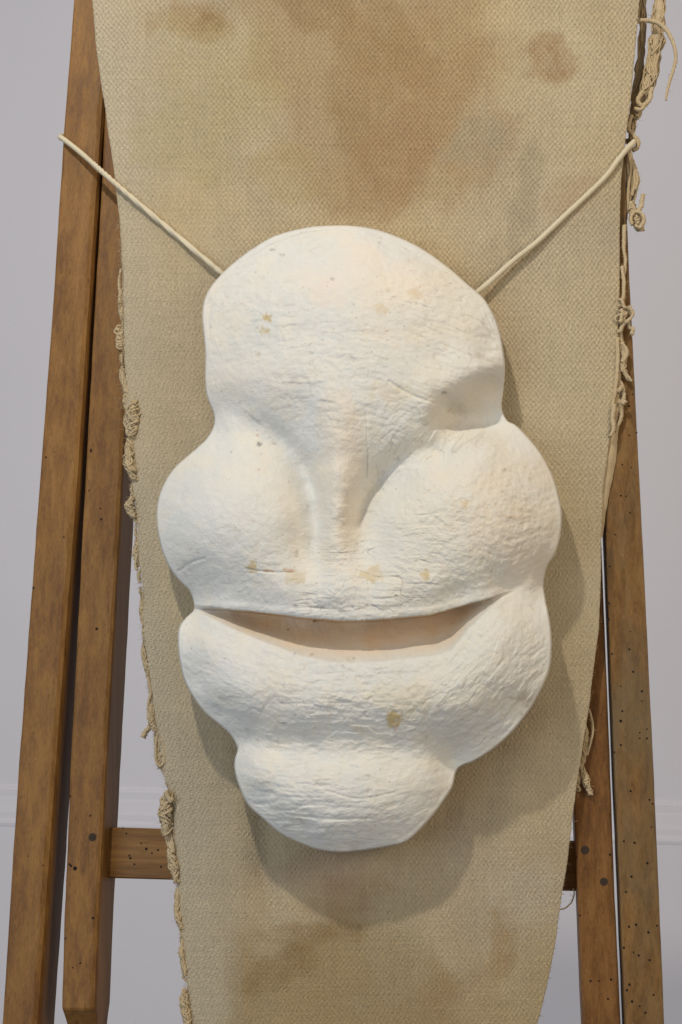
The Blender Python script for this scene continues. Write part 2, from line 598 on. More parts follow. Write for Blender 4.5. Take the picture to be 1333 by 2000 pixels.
def canvas_off(s, y):
    """distance of the cloth in front of the chair plane; s = -1..1 across"""
    a = 0.010 + 0.024*(1-np.abs(s)**3.0)
    a = a + 0.0040*fbm(s*3.0+5, np.asarray(y)*0.0016, 71, 2)
    # soft folds low on the left and along the upper left
    x = 667+s*480
    a = a - 0.0045*np.exp(-((x-(372+0.10*(y-600)))/34)**2)*sstep(330, 520, y)*(1-sstep(780, 1000, y))
    a = a - 0.0060*np.exp(-((x-(405+0.02*(y-1500)))/30)**2)*sstep(1350, 1520, y)*(1-sstep(1700, 1900, y))
    a = a + 0.0030*np.exp(-((x-335)/30)**2)*sstep(1350, 1520, y)
    # the cloth dips under the cord on the right
    a = a + 0.0030*np.exp(-(((x-1030)*0.75+(y-430))/60)**2)*np.exp(-((x-1060)/120)**2)
    return a


def blob(x, y, cx, cy, rx, ry, ang=0.0, seed=0, soft=0.40, amp=0.45):
    """a soaked-in spot: ragged outline, blotchy inside, a slightly darker tide line"""
    c, s = math.cos(ang), math.sin(ang)
    dx, dy = x-cx, y-cy
    near = (np.abs(dx) < 2.6*max(rx, ry)) & (np.abs(dy) < 2.6*max(rx, ry))
    out = np.zeros(len(x))
    xs, ys, dx, dy = x[near], y[near], dx[near], dy[near]
    u = (dx*c+dy*s)/rx; v = (-dx*s+dy*c)/ry
    ns = max(3.0, min(70.0, 0.8*max(rx, ry)))
    d = np.sqrt(u*u+v*v) + amp*1.7*fbm(xs/ns, ys/ns, seed, 6)
    m = 1-sstep(1-soft, 1+soft, d)
    m = m*(0.85+0.5*fbm(xs/(0.5*ns), ys/(0.5*ns), seed+3, 4))+0.16*np.exp(-((d-1.0)/0.13)**2)
    out[near] = np.clip(m, 0, 1)
    return out


def poly_soft(x, y, left, right, y0, y1, seed, soft=48):
    n = 70*fbm(x/110.0, y/110.0, seed, 6)
    l = edge(left)(y)+n; r = edge(right)(y)-n
    return sstep(-soft, soft, x-l)*sstep(-soft, soft, r-x)*sstep(y0-60, y0+60, y+n)*(1-sstep(y1-60, y1+60, y+n))


def build_canvas():
    nu, nv = 320, 620
    ys = np.linspace(-200, 2200, nv)
    u = np.linspace(0, 1, nu)
    # extra columns that turn the two edges backwards
    turn = np.array([0.0015, 0.004, 0.009, 0.016, 0.024])
    X = np.zeros((nv, nu+10)); Y = np.zeros_like(X); O = np.zeros_like(X)
    for i, y in enumerate(ys):
        l = float(CL(y)); r = float(CR(y))
        l += 4.5*float(fbm(y*0.018, 2.0, 5, 4))*(1 if y > 480 else 0.35)
        r += 1.2*float(fbm(y*0.02, 9.0, 6, 3))
        row = l+(r-l)*u
        s = 2*u-1
        o = canvas_off(s, y)
        X[i, 5:-5] = row; O[i, 5:-5] = o; Y[i] = y
        curl_l = 0.35
        X[i, :5] = l + np.array([16, 9, 4, 1.2, 0.2]); O[i, :5] = o[0] - turn[::-1]*curl_l
        X[i, -5:] = r + np.array([-0.2, -1.2, -4, -10, -20]); O[i, -5:] = o[-1] - turn
    P = at(X, Y, O).reshape(-1, 3)
    w = nu+10
    ii, jj = np.meshgrid(np.arange(nv-1), np.arange(w-1), indexing='ij')
    a = (ii*w+jj).ravel()
    F = np.stack([a, a+w, a+w+1, a+1], 1)
    x = X.ravel(); y = Y.ravel()
    base = np.array([0.535, 0.430, 0.270])
    c = np.tile(base, (len(x), 1))
    n1 = fbm(x/160.0, y/200.0, 41, 5)[:, None]; n2 = fbm(x/45.0, y/60.0, 42, 4)[:, None]; n3 = fbm(x/300.0, y/300.0, 43, 3)[:, None]

    def tint(m, col, k):
        nonlocal c
        m = np.clip(m*k, 0, 1)[:, None]
        c = c*(1-m) + np.array(col)*m
    c = c*(1+0.12*n1+0.10*n2)
    c = c*(1+np.array([0.03, 0.0, -0.10])*n3*1.5)
    # pale rubbed edge on the left, greyer right side
    tint(sstep(110, 10, x-CL(y)), (0.55, 0.475, 0.335), 0.75)
    tint(sstep(900, 1100, x)*(0.6+0.5*n1[:, 0]), (0.575, 0.490, 0.325), 0.8)
    tint(sstep(560, 420, x)*sstep(380, 520, y)*(0.5+0.5*n1[:, 0]), (0.50, 0.42, 0.29), 0.6)
    # brown run-down stain from the top
    brown = poly_soft(x, y, [(470, 0), (480, 150), (560, 300), (680, 440)], [(975, 0), (965, 170), (885, 260), (845, 330), (840, 440)],
                      -200, 430, 51)
    tint(brown, (0.385, 0.265, 0.135), 0.60)
    tint(blob(x, y, 700, 160, 60, 150, 0.0, 52), (0.30, 0.195, 0.075), 0.45)
    tint(blob(x, y, 600, -10, 70, 60, 0.3, 53), (0.28, 0.175, 0.07), 0.45)
    tint(blob(x, y, 770, 60, 40, 120, -0.5, 54), (0.30, 0.19, 0.075), 0.35)
    tint(blob(x, y, 850, 200, 110, 170, -0.5, 55), (0.40, 0.26, 0.135), 0.45)
    tint(blob(x, y, 760, 330, 80, 100, 0.2, 56), (0.38, 0.235, 0.12), 0.5)
    tint(blob(x, y, 560, 330, 70, 60, 0.2, 57), (0.45, 0.345, 0.165), 0.45)
    tint(blob(x, y, 1074, 112, 46, 44, 0.6, 58, 0.45, 0.30), (0.355, 0.215, 0.105), 0.72)
    tint(blob(x, y, 375, 46, 70, 36, 0.1, 59, 0.5, 0.45), (0.36, 0.235, 0.105), 0.6)
    tint(blob(x, y, 405, 45, 30, 18, 0.1, 60), (0.26, 0.155, 0.055), 0.5)
    tint(blob(x, y, 420, 200, 130, 150, 0.1, 61), (0.46, 0.375, 0.195), 0.55)
    tint(blob(x, y, 1030, 360, 28, 110, 0.15, 62), (0.36, 0.305, 0.20), 0.55)
    tint(blob(x, y, 930, 270, 40, 60, 0.7, 63), (0.39, 0.345, 0.24), 0.45)
    tint(blob(x, y, 1100, 390, 60, 30, -0.6, 64), (0.40, 0.275, 0.165), 0.4)
    # stains low down
    low = poly_soft(x, y, [(450, 1790), (470, 1900), (420, 2100)], [(780, 1790), (850, 1900), (900, 2000), (980, 2200)], 1815, 2400, 65, 34)
    tint(low, (0.375, 0.265, 0.125), 0.70)
    tint(blob(x, y, 600, 1822, 90, 22, 0.0, 66, 0.6, 0.5), (0.27, 0.165, 0.06), 0.5)
    tint(blob(x, y, 545, 1905, 60, 30, -0.6, 67, 0.6, 0.6), (0.27, 0.17, 0.065), 0.5)
    tint(blob(x, y, 690, 1760, 70, 40, 0.1, 68, 0.6, 0.6), (0.33, 0.20, 0.10), 0.45)
    tint(blob(x, y, 640, 1690, 90, 45, 0.0, 69, 0.6, 0.5), (0.42, 0.28, 0.19), 0.55)
    tint(blob(x, y, 985, 1830, 32, 62, 0.05, 70, 0.6, 0.5), (0.38, 0.25, 0.12), 0.65)
    tint(blob(x, y, 850, 1975, 160, 70, 0.0, 72, 0.6, 0.6), (0.39, 0.27, 0.145), 0.5)
    tint(blob(x, y, 1045, 1745, 60, 60, 0.2, 73, 0.6, 0.4), (0.56, 0.50, 0.385), 0.6)
    tint(blob(x, y, 780, 1870, 60, 120, 0.1, 74, 0.6, 0.6), (0.44, 0.37, 0.235), 0.5)
    o = mesh_obj('canvas_sling', P, F, M_CANVAS, chair, BASE)
    add_color(o.data, 'stain', np.clip(c, 0.02, 0.9))
    add_vec2(o.data, 'weave', np.stack([x, y], 1))
    nap = np.clip(sstep(700, 1150, y)*0.55 + sstep(520, 330, x)*0.8*sstep(100, 1000, y+300) + 0.25*n1[:, 0], 0, 1)
    add_float(o.data, 'nap', nap)
    return o


canvas = build_canvas()
canvas['label'] = 'stained off-white canvas sling with frayed edges'


# ------------------------------------------------------------------ yarn, threads and cord
def crom(pts, n):
    p = np.asarray(pts, float)
    p = np.vstack([2*p[0]-p[1], p, 2*p[-1]-p[-2]])
    m = len(p)-3
    t = np.linspace(0, m-1e-6, n)
    i = t.astype(int); f = (t-i)[:, None]
    a, b, c, d = p[i], p[i+1], p[i+2], p[i+3]
    return 0.5*((2*b)+(c-a)*f+(2*a-5*b+4*c-d)*f**2+(-a+3*b-3*c+d)*f**3)


def tube_geo(P, R, V, F, k=8, plies=0, twist=0.0, depth=0.25, seed=0, rough=0.0):
    n = len(P)
    T = np.gradient(P, axis=0)
    T /= np.linalg.norm(T, axis=1)[:, None]+1e-12
    up = np.array([0.3, 1.0, 0.2])
    b0 = len(V)
    arc = 0.0
    for i in range(n):
        if i:
            arc += np.linalg.norm(P[i]-P[i-1])
        e = np.cross(T[i], up); e /= np.linalg.norm(e)+1e-12
        f = np.cross(T[i], e)
        for j in range(k):
            a = 2*math.pi*j/k
            r = R[i]
            if plies:
                r *= 1-depth+depth*abs(math.cos(0.5*plies*(a+twist*arc)))*1.6
            if rough:
                r *= 1+rough*float(vnoise(i*0.9+seed, j*0.9, seed))
            V.append(P[i]+e*r*math.cos(a)+f*r*math.sin(a))
    for i in range(n-1):
        for j in range(k):
            F.append((b0+i*k+j, b0+i*k+(j+1) % k, b0+(i+1)*k+(j+1) % k, b0+(i+1)*k+j))
    F.append(tuple(b0+j for j in range(k-1, -1, -1)))
    F.append(tuple(b0+(n-1)*k+j for j in range(k)))


ALL_YARN = []


def yarn(name, pts, r, off, plies=3, twist=900.0, taper=(1, 1), n=None, k=12, rough=0.15, depth=0.3, bulge=None, strands=1, spread=0.0):
    """pts: photo pixels (x, y[, extra off]); r in photo pixels"""
    V, F = [], []
    pp = np.array([(p[0], p[1], (p[2] if len(p) > 2 else 0.0)) for p in pts], float)
    L = np.sum(np.linalg.norm(np.diff(pp[:, :2], axis=0), axis=1))
    n = n or max(10, int(L/2.2))
    for s in range(strands):
        q = crom(pp, n)
        t = np.linspace(0, 1, n)
        if strands > 1:
            ph = 2*math.pi*s/strands+random.uniform(0, 1)
            w = spread*np.sin(np.pi*np.clip(t*0.9+0.05, 0, 1))
            q[:, 0] += w*np.cos(ph+t*5.0+s)
            q[:, 1] += w*0.3*np.sin(ph+t*4)
            q[:, 2] += w/2000.0*np.sin(ph+t*5.0)
        rr = r*(taper[0]+(taper[1]-taper[0])*t)
        if bulge:
            rr = rr*(bulge+(1-bulge)*np.sin(np.pi*np.clip(t, 0.02, 0.98))**0.7)
        seed = random.randint(1, 9999)
        rr = rr*(1+0.14*fbm(t*L/16.0, 0.5, seed, 3))
        q[:, 0] += 1.0*fbm(t*L/14.0, 3.5, seed+1, 3)
        P = at(q[:, 0], q[:, 1], off+q[:, 2])
        tube_geo(P, rr/2000.0, V, F, k, plies, twist, depth, seed, rough)
        ALL_YARN.append((q, rr, off))
    return mesh_obj(name, V, F, M_YARN, canvas, BASE)


def tangle(name, pts, r, off, nstr=16, bulge=0.5, thin=1.9, core=0.62):
    """a frayed lump: many thin fibres wound and tangled round a soft core"""
    V, F = [], []
    pp = np.array([(p[0], p[1], 0.0) for p in pts], float)
    L = np.sum(np.linalg.norm(np.diff(pp[:, :2], axis=0), axis=1))
    n = max(12, int(L/2.6))
    g = crom(pp, n)
    t = np.linspace(0, 1, n)
    prof = r*(bulge+(1-bulge)*np.sin(np.pi*np.clip(t, 0.03, 0.97))**0.6)
    prof = prof*(1+0.35*fbm(t*L/18.0, 2.5, random.randint(1, 9999), 3))
    P = at(g[:, 0], g[:, 1], off+g[:, 2])
    tube_geo(P, prof*core/2000.0, V, F, 10, 0, 0, 0, random.randint(1, 9999), 0.25)
    ALL_YARN.append((g, prof, off))
    for k_ in range(nstr):
        sd = random.randint(1, 99999)
        a0 = random.uniform(0, 2*math.pi); w = random.choice((-1, 1))*random.uniform(0.5, 5.0)
        lo = random.uniform(0, 0.45); hi = min(1.0, lo+random.uniform(0.35, 0.9))
        m = max(10, int(L*(hi-lo)/2.0)+6)
        tt = np.linspace(lo, hi, m)
        a_ = a0+w*tt*math.pi+1.6*fbm(tt*5, 0.5, sd, 3)
        rad = np.interp(tt, t, prof)*(0.72+0.25*fbm(tt*6, 1.5, sd+1, 3))
        gx = np.interp(tt, t, g[:, 0])+rad*np.cos(a_)+1.2*fbm(tt*14, 2.5, sd+2, 2)
        gy = np.interp(tt, t, g[:, 1])+2.0*fbm(tt*9, 3.5, sd+3, 2)
        go = rad*np.sin(a_)/2000.0
        th = thin*random.uniform(0.6, 1.25)/2000.0
        Q = at(gx, gy, off+go)
        tube_geo(Q, th*(1+0.2*fbm(tt*20, 0.2, sd+4, 2)), V, F, 5, 0, 0)
    return mesh_obj(name, V, F, M_YARN, canvas, BASE)


# --- right-hand frayed selvage, hanging behind the turned edge
B = -0.012
tangle('frayed_hem', [(1291, -90), (1289, -20), (1287, 40), (1281, 90), (1272, 140), (1258, 185), (1246, 215), (1241, 232)], 16.5, B, 30)
tangle('frayed_hem', [(1262, -90), (1258, 0), (1254, 80), (1246, 160), (1238, 230), (1228, 300)], 9.5, B-0.008, 17)
yarn('loose_thread', [(1240, 43), (1262, 40), (1288, 46), (1308, 68), (1319, 98), (1318, 128), (1308, 160), (1303, 180), (1301, 196)], 4.6, B+0.014, 2, 1300, (1.1, 0.45))
yarn('loose_thread', [(1256, 178), (1246, 196), (1254, 206), (1268, 196), (1275, 172)], 4.5, B+0.010, 2, 1500)
yarn('loose_thread', [(1238, 212), (1252, 214), (1262, 205)], 4.0, B+0.010, 2, 1500)
yarn('loose_thread', [(1233, 225), (1228, 250), (1236, 264), (1246, 276), (1245, 288), (1236, 294)], 4.5, B+0.006, 2, 1300)
for k_ in range(13):
    f_ = k_/12.0
    x1_ = 1212+34*f_; y1_ = random.uniform(390, 490)-75*f_
    yarn('loose_thread', [(1225+5*f_, 296+random.uniform(-2, 6)), (1219+22*f_+random.uniform(-3, 3), 330), (x1_+random.uniform(-3, 4), 0.5*(330+y1_)),
                          (x1_-4*f_+random.uniform(-3, 3), y1_)], random.uniform(3.0, 4.6), B+0.006+random.uniform(-0.005, 0.004), 2, 1300, (1.0, 0.7), k=8)
tangle('frayed_hem', [(1232, 395), (1238, 415), (1246, 432), (1250, 450)], 13.0, B+0.010, 26, 0.55, 2.2)
yarn('loose_thread', [(1257, 380), (1254, 396), (1249, 410), (1241, 424)], 4.6, B+0.014, 2, 1000, k=9, rough=0.3)
yarn('loose_thread', [(1236, 440), (1233, 425), (1241, 414), (1254, 418), (1258, 432), (1250, 444), (1240, 440)], 3.4, B+0.017, 2, 1100, k=8, rough=0.3)
yarn('loose_thread', [(1220, 440), (1219, 480), (1222, 520), (1215, 545)], 4.2, 0.006, 2, 1200, (1, 0.6))
yarn('loose_thread', [(1215, 520), (1219, 550), (1218, 580), (1209, 600)], 4.6, 0.009, 2, 1200, (0.7, 0.8))
for k_ in range(20):
    x0 = 1216+random.uniform(-9, 14); y0 = 590+random.uniform(-8, 45)
    pts = [(x0, y0)]
    for q_ in range(4):
        x0 += random.uniform(-8, 8); y0 += random.uniform(-4, 12)
        pts.append((x0, y0))
    yarn('loose_thread', pts, random.uniform(2.2, 4.0), 0.010+random.uniform(-0.004, 0.006), 2, 1300, k=8)
tangle('frayed_hem', [(1212, 630), (1214, 665), (1219, 695), (1217, 715), (1221, 728), (1233, 744)], 6.3, 0.007, 14)
yarn('loose_thread', [(1215, 670), (1224, 685), (1222, 698), (1215, 708)], 4.0, 0.009, 2, 900)
for a in ([(1206, 660), (1207, 710), (1202, 760), (1196, 800)], [(1211, 700), (1208, 750), (1202, 790), (1200, 830)],
          [(1205, 740), (1216, 756), (1218, 780), (1207, 786), (1203, 772)], [(1207, 780), (1214, 798), (1212, 820), (1200, 842)],
          [(1200, 790), (1197, 815), (1199, 838), (1193, 852)], [(1215, 755), (1208, 764), (1203, 760)], [(1216, 790), (1220, 784), (1223, 787)]):
    yarn('loose_thread', a, 4.3, 0.007+random.uniform(-0.002, 0.006), 2, 1100, (1, 0.8))


def back_flap():
    """the part of the cloth folded behind, seen beside the right edge"""
    tab = [(1215, 740), (1214, 800), (1208, 850), (1203, 900), (1194, 950), (1184, 1000), (1178, 1050)]
    f = edge(tab)
    ys = np.linspace(735, 1050, 60)
    V, F = [], []
    m = 7
    for i, y in enumerate(ys):
        r = float(f(y))+1.5*float(fbm(y*0.06, 1, 91)); l = float(CR(y))-18
        for j in range(m):
            t = j/(m-1)
            V.append(at(l+(r-l)*t, y, 0.0035+0.004*math.sin(math.pi*t)+0.0015*float(fbm(t*3, y*0.03, 92))-(0.002 if j == m-1 else 0)))
    for i in range(len(ys)-1):
        for j in range(m-1):
            F.append((i*m+j, (i+1)*m+j, (i+1)*m+j+1, i*m+j+1))
    mesh_obj('folded_back_edge', V, F, M_YARN, canvas, BASE)


back_flap()
yarn('loose_thread', [(1150, 1385), (1156, 1405), (1158, 1430), (1152, 1455), (1146, 1475)], 2.4, -0.002, 2, 1200)
tangle('frayed_hem', [(1143, 1410), (1145, 1440), (1141, 1470), (1136, 1500)], 6.3, -0.003, 14)
tangle('frayed_hem', [(1132, 1490), (1140, 1512), (1148, 1535), (1155, 1553)], 8.9, -0.003, 17)
tangle('frayed_hem', [(1128, 1500), (1128, 1525), (1130, 1545)], 6.8, -0.004, 15)
yarn('loose_thread', [(1120, 1735), (1122, 1747), (1116, 1763), (1104, 1774), (1088, 1777)], 1.3, -0.012, 0, 0, k=6, rough=0)
# --- left-hand frayed selvage
A = 0.008
yarn('loose_thread', [(237, 525), (233, 550), (236, 580), (235, 605), (239, 625)], 3.0, A, 2, 1200)
yarn('loose_thread', [(242, 545), (240, 575), (241, 605), (240, 640)], 2.6, A, 2, 1200)
for k_ in range(7):
    x0 = 231+random.uniform(-4, 6); y0 = 640+k_*6+random.uniform(-2, 2)
    yarn('loose_thread', [(x0+7, y0-3), (x0, y0-4), (x0-4, y0+2), (x0+2, y0+6), (x0+8, y0+4)], 2.0, A+0.002, 2, 1500, k=7)
tangle('frayed_hem', [(240, 715), (239, 735), (245, 755), (251, 775), (258, 795)], 8.4, A, 16)
tangle('frayed_hem', [(262, 782), (261, 805), (259, 830), (257, 852)], 17.3, A+0.004, 26)
tangle('frayed_hem', [(259, 848), (254, 870), (253, 895), (259, 920), (264, 938)], 13.1, A+0.003, 21)
yarn('loose_thread', [(262, 932), (259, 950), (256, 975)], 2.4, A, 2, 1200)
yarn('loose_thread', [(265, 930), (264, 955), (262, 980)], 2.6, A, 2, 1200)
tangle('frayed_hem', [(259, 970), (254, 985), (257, 1000), (264, 1012)], 10.5, A+0.003, 19)
for k_ in range(5):
    yarn('loose_thread', [(262+k_*3, 1000), (263+k_*3.5, 1012), (264+k_*3.2+random.uniform(-2, 2), 1022)], 1.7, A+0.003, 0, 0, k=6)
tangle('frayed_hem', [(272, 1045), (269, 1065), (266, 1085), (269, 1108)], 6.8, A, 15)
yarn('loose_thread', [(270, 1080), (265, 1100), (268, 1114)], 2.8, A+0.002, 2, 1200)
tangle('frayed_hem', [(284, 1150), (279, 1175), (279, 1200), (284, 1222)], 5.2, A, 13)
tangle('frayed_hem', [(284, 1250), (282, 1275), (285, 1300), (292, 1325)], 5.2, A, 13)
yarn('loose_thread', [(290, 1322), (294, 1340), (295, 1355), (291, 1372), (290, 1395)], 3.2, A+0.002, 2, 1000)
tangle('frayed_hem', [(296, 1375), (295, 1395), (298, 1415), (306, 1432)], 7.9, A+0.003, 16)
yarn('loose_thread', [(298, 1418), (290, 1424), (283, 1432), (279, 1441)], 5.2, A-0.004, 2, 900, (0.8, 1.1), rough=0.3)
yarn('loose_thread', [(308, 1432), (305, 1455), (306, 1485), (313, 1496), (321, 1488), (321, 1465), (318, 1440)], 2.8, A+0.004, 2, 1000)
tangle('frayed_hem', [(312, 1430), (312, 1455), (313, 1475), (312, 1500)], 7.4, A+0.001, 15)
tangle('frayed_hem', [(330, 1545), (325, 1570), (324, 1600), (326, 1632)], 16.3, A+0.004, 25)
yarn('loose_thread', [(324, 1545), (328, 1555), (334, 1565), (338, 1558)], 4.5, A+0.010, 2, 1000)
for k_ in range(4):
    yarn('loose_thread', [(322+k_*4, 1626), (325+k_*4, 1640), (330+k_*3, 1655)], 1.9, A+0.003, 0, 0, k=6)
tangle('frayed_hem', [(336, 1645), (336, 1670), (340, 1695), (346, 1725)], 12.6, A+0.003, 21)
tangle('frayed_hem', [(348, 1735), (346, 1765), (349, 1795), (355, 1815)], 6.3, A+0.002, 14)
tangle('frayed_hem', [(357, 1835), (355, 1860), (358, 1885), (364, 1905)], 5.8, A+0.002, 14)
tangle('frayed_hem', [(360, 1930), (359, 1955), (363, 1980), (366, 2010), (370, 2050)], 9.5, A+0.003, 17)


for k_ in range(34):
    y0 = 560+k_*42+random.uniform(-12, 12)
    x0 = float(CL(y0))+random.uniform(-3, 2); ln = random.uniform(18, 40)
    tangle('frayed_hem', [(x0, y0), (float(CL(y0+ln/2))-random.uniform(0, 5), y0+ln/2), (float(CL(y0+ln))+random.uniform(-2, 3), y0+ln)],
           random.uniform(2.5, 5.0), A+0.001, 7, 0.5, 1.5)


def edge_fuzz():
    """fine fibres standing off the cloth edges and the frayed lumps"""
    V, F = [], []
    r_ = random.Random(5)
    jobs = []
    for _ in range(1500):
        y = r_.uniform(430, 2000)
        jobs.append((float(CL(y))+r_.uniform(-3, 4), y, math.pi+r_.uniform(-1.2, 1.2), 0.010))
    for _ in range(170):
        y = r_.uniform(600, 2000)
        jobs.append((float(CR(y))-r_.uniform(0, 3), y, r_.uniform(-1.1, 1.1), 0.006))
    for q, rr, off in ALL_YARN:
        for _ in range(max(3, int(len(q)/2.5))):
            i = r_.randrange(len(q))
            a = r_.uniform(0, 2*math.pi)
            jobs.append((q[i, 0]+rr[i]*0.8*math.cos(a), q[i, 1]+rr[i]*0.5*math.sin(a), a, off+q[i, 2]+0.6*rr[i]/2000.0*r_.uniform(0.2, 1.2)))
    for x, y, a, off in jobs:
        L = r_.uniform(3, 8)*(1.9 if r_.random() < 0.15 else 1); b = r_.uniform(-0.9, 0.9)
        pts = []
        for s in range(4):
            pts.append((x, y, off))
            x += L/3*math.cos(a); y += L/3*math.sin(a); a += b*0.5; off += r_.uniform(-0.0006, 0.0008)
        P = np.array([at(*p) for p in pts])
        tube_geo(P, np.array([0.00018, 0.00016, 0.00013, 0.00007]), V, F, 3)
    o = mesh_obj('edge_fuzz', V, F, M_YARN, canvas, BASE)
    o['kind'] = 'stuff'


edge_fuzz()

# ------------------------------------------------------------------ the mask
SIL = [(655, 440), (700, 442), (750, 452), (800, 472), (840, 495), (880, 525), (915, 555), (945, 582), (965, 615), (977, 650),
       (984, 690), (987, 720), (984, 760), (981, 795), (990, 820), (1010, 832), (1035, 858), (1060, 890), (1080, 930),
       (1093, 975), (1098, 1010), (1094, 1050), (1085, 1080), (1069, 1108), (1062, 1138), (1065, 1165), (1072, 1197),
       (1077, 1230), (1078, 1270), (1072, 1312), (1055, 1352), (1032, 1390), (1000, 1430), (964, 1463), (928, 1486),
       (904, 1496), (892, 1507), (884, 1537), (865, 1568), (838, 1602), (798, 1641), (760, 1653), (710, 1661), (665, 1665),
       (625, 1660), (590, 1648), (552, 1630), (515, 1600), (485, 1572), (467, 1535), (459, 1505), (459, 1482), (464, 1462),
       (450, 1435), (428, 1415), (401, 1392), (380, 1365), (363, 1335), (353, 1300), (348, 1260), (350, 1227), (362, 1208),
       (378, 1193), (379, 1178), (370, 1153), (345, 1127), (325, 1095), (312, 1055), (306, 1015), (310, 975), (325, 938),
       (348, 907), (380, 879), (405, 855), (418, 832), (418, 808), (405, 775), (401, 740), (401, 690), (397, 645), (395, 612),
       (401, 580), (420, 550), (455, 515), (495, 485), (540, 460), (600, 444)]

HP = """690 480 76;690 540 106;690 620 124;690 700 126;560 520 74;540 600 98;520 680 96;460 620 72;450 700 66;820 540 84;
850 620 98;860 700 98;930 640 70;950 690 64;770 650 116;600 660 114;760 720 122;620 740 124;480 740 80;560 755 106;
450 778 50;436 805 30;500 795 68;550 815 78;490 835 46;540 862 56;565 880 64;588 912 72;602 945 80;445 830 38;
470 1000 126;420 950 100;520 940 98;560 1000 114;540 1060 118;470 1080 120;380 1010 96;340 1010 64;400 1090 90;585 1040 106;585 990 100;
350 1090 56;450 900 80;390 900 54;500 880 64;
660 800 130;655 860 124;655 920 122;656 1000 116;655 1060 114;650 1110 112;612 1000 94;613 1060 98;617 1105 102;634 1000 104;632 1060 108;632 950 104;624 905 92;614 865 96;590 800 98;
692 900 104;704 955 82;702 1000 84;705 1040 90;711 1075 96;678 1000 106;684 955 106;
740 870 92;735 945 66;780 850 94;718 820 116;800 790 108;850 772 100;790 905 74;840 825 82;868 850 62;860 885 62;
900 735 98;870 762 98;935 712 92;962 712 74;850 800 90;905 785 52;930 765 54;958 750 40;962 785 20;900 815 14;945 830 8;975 826 6;875 806 34;
760 1005 100;790 965 90;728 1035 90;840 940 106;900 940 116;900 1020 130;820 1040 122;980 1000 112;960 920 96;915 872 76;955 866 70;990 880 62;1000 1080 92;
1050 1000 68;940 1080 118;880 1100 120;780 1100 116;720 1115 108;1045 1080 60;1030 900 54;
450 1140 84;400 1130 62;560 1150 114;650 1160 120;750 1160 122;850 1150 118;940 1130 98;1010 1120 66;1040 1140 40;
420 1178 54;540 1193 92;660 1205 104;800 1198 104;900 1172 86;1000 1145 54;390 1190 26;
660 1250 100;500 1222 74;880 1235 94;780 1250 102;580 1240 90;
400 1250 76;370 1240 46;450 1285 98;540 1320 116;650 1342 126;760 1342 126;860 1322 124;930 1270 116;985 1215 94;1040 1195 52;1040 1270 70;985 1330 98;
900 1395 106;1010 1385 56;420 1340 84;390 1325 60;480 1380 96;600 1405 110;720 1408 112;820 1415 102;430 1395 54;520 1430 76;960 1430 54;
485 1452 46;540 1466 64;620 1474 76;700 1474 80;780 1466 76;850 1466 62;885 1485 36;
500 1492 76;482 1512 66;540 1496 86;620 1505 98;700 1512 98;780 1515 86;840 1520 68;640 1570 102;560 1570 88;720 1580 94;640 1622 82;790 1590 72;515 1555 68;710 1632 68"""


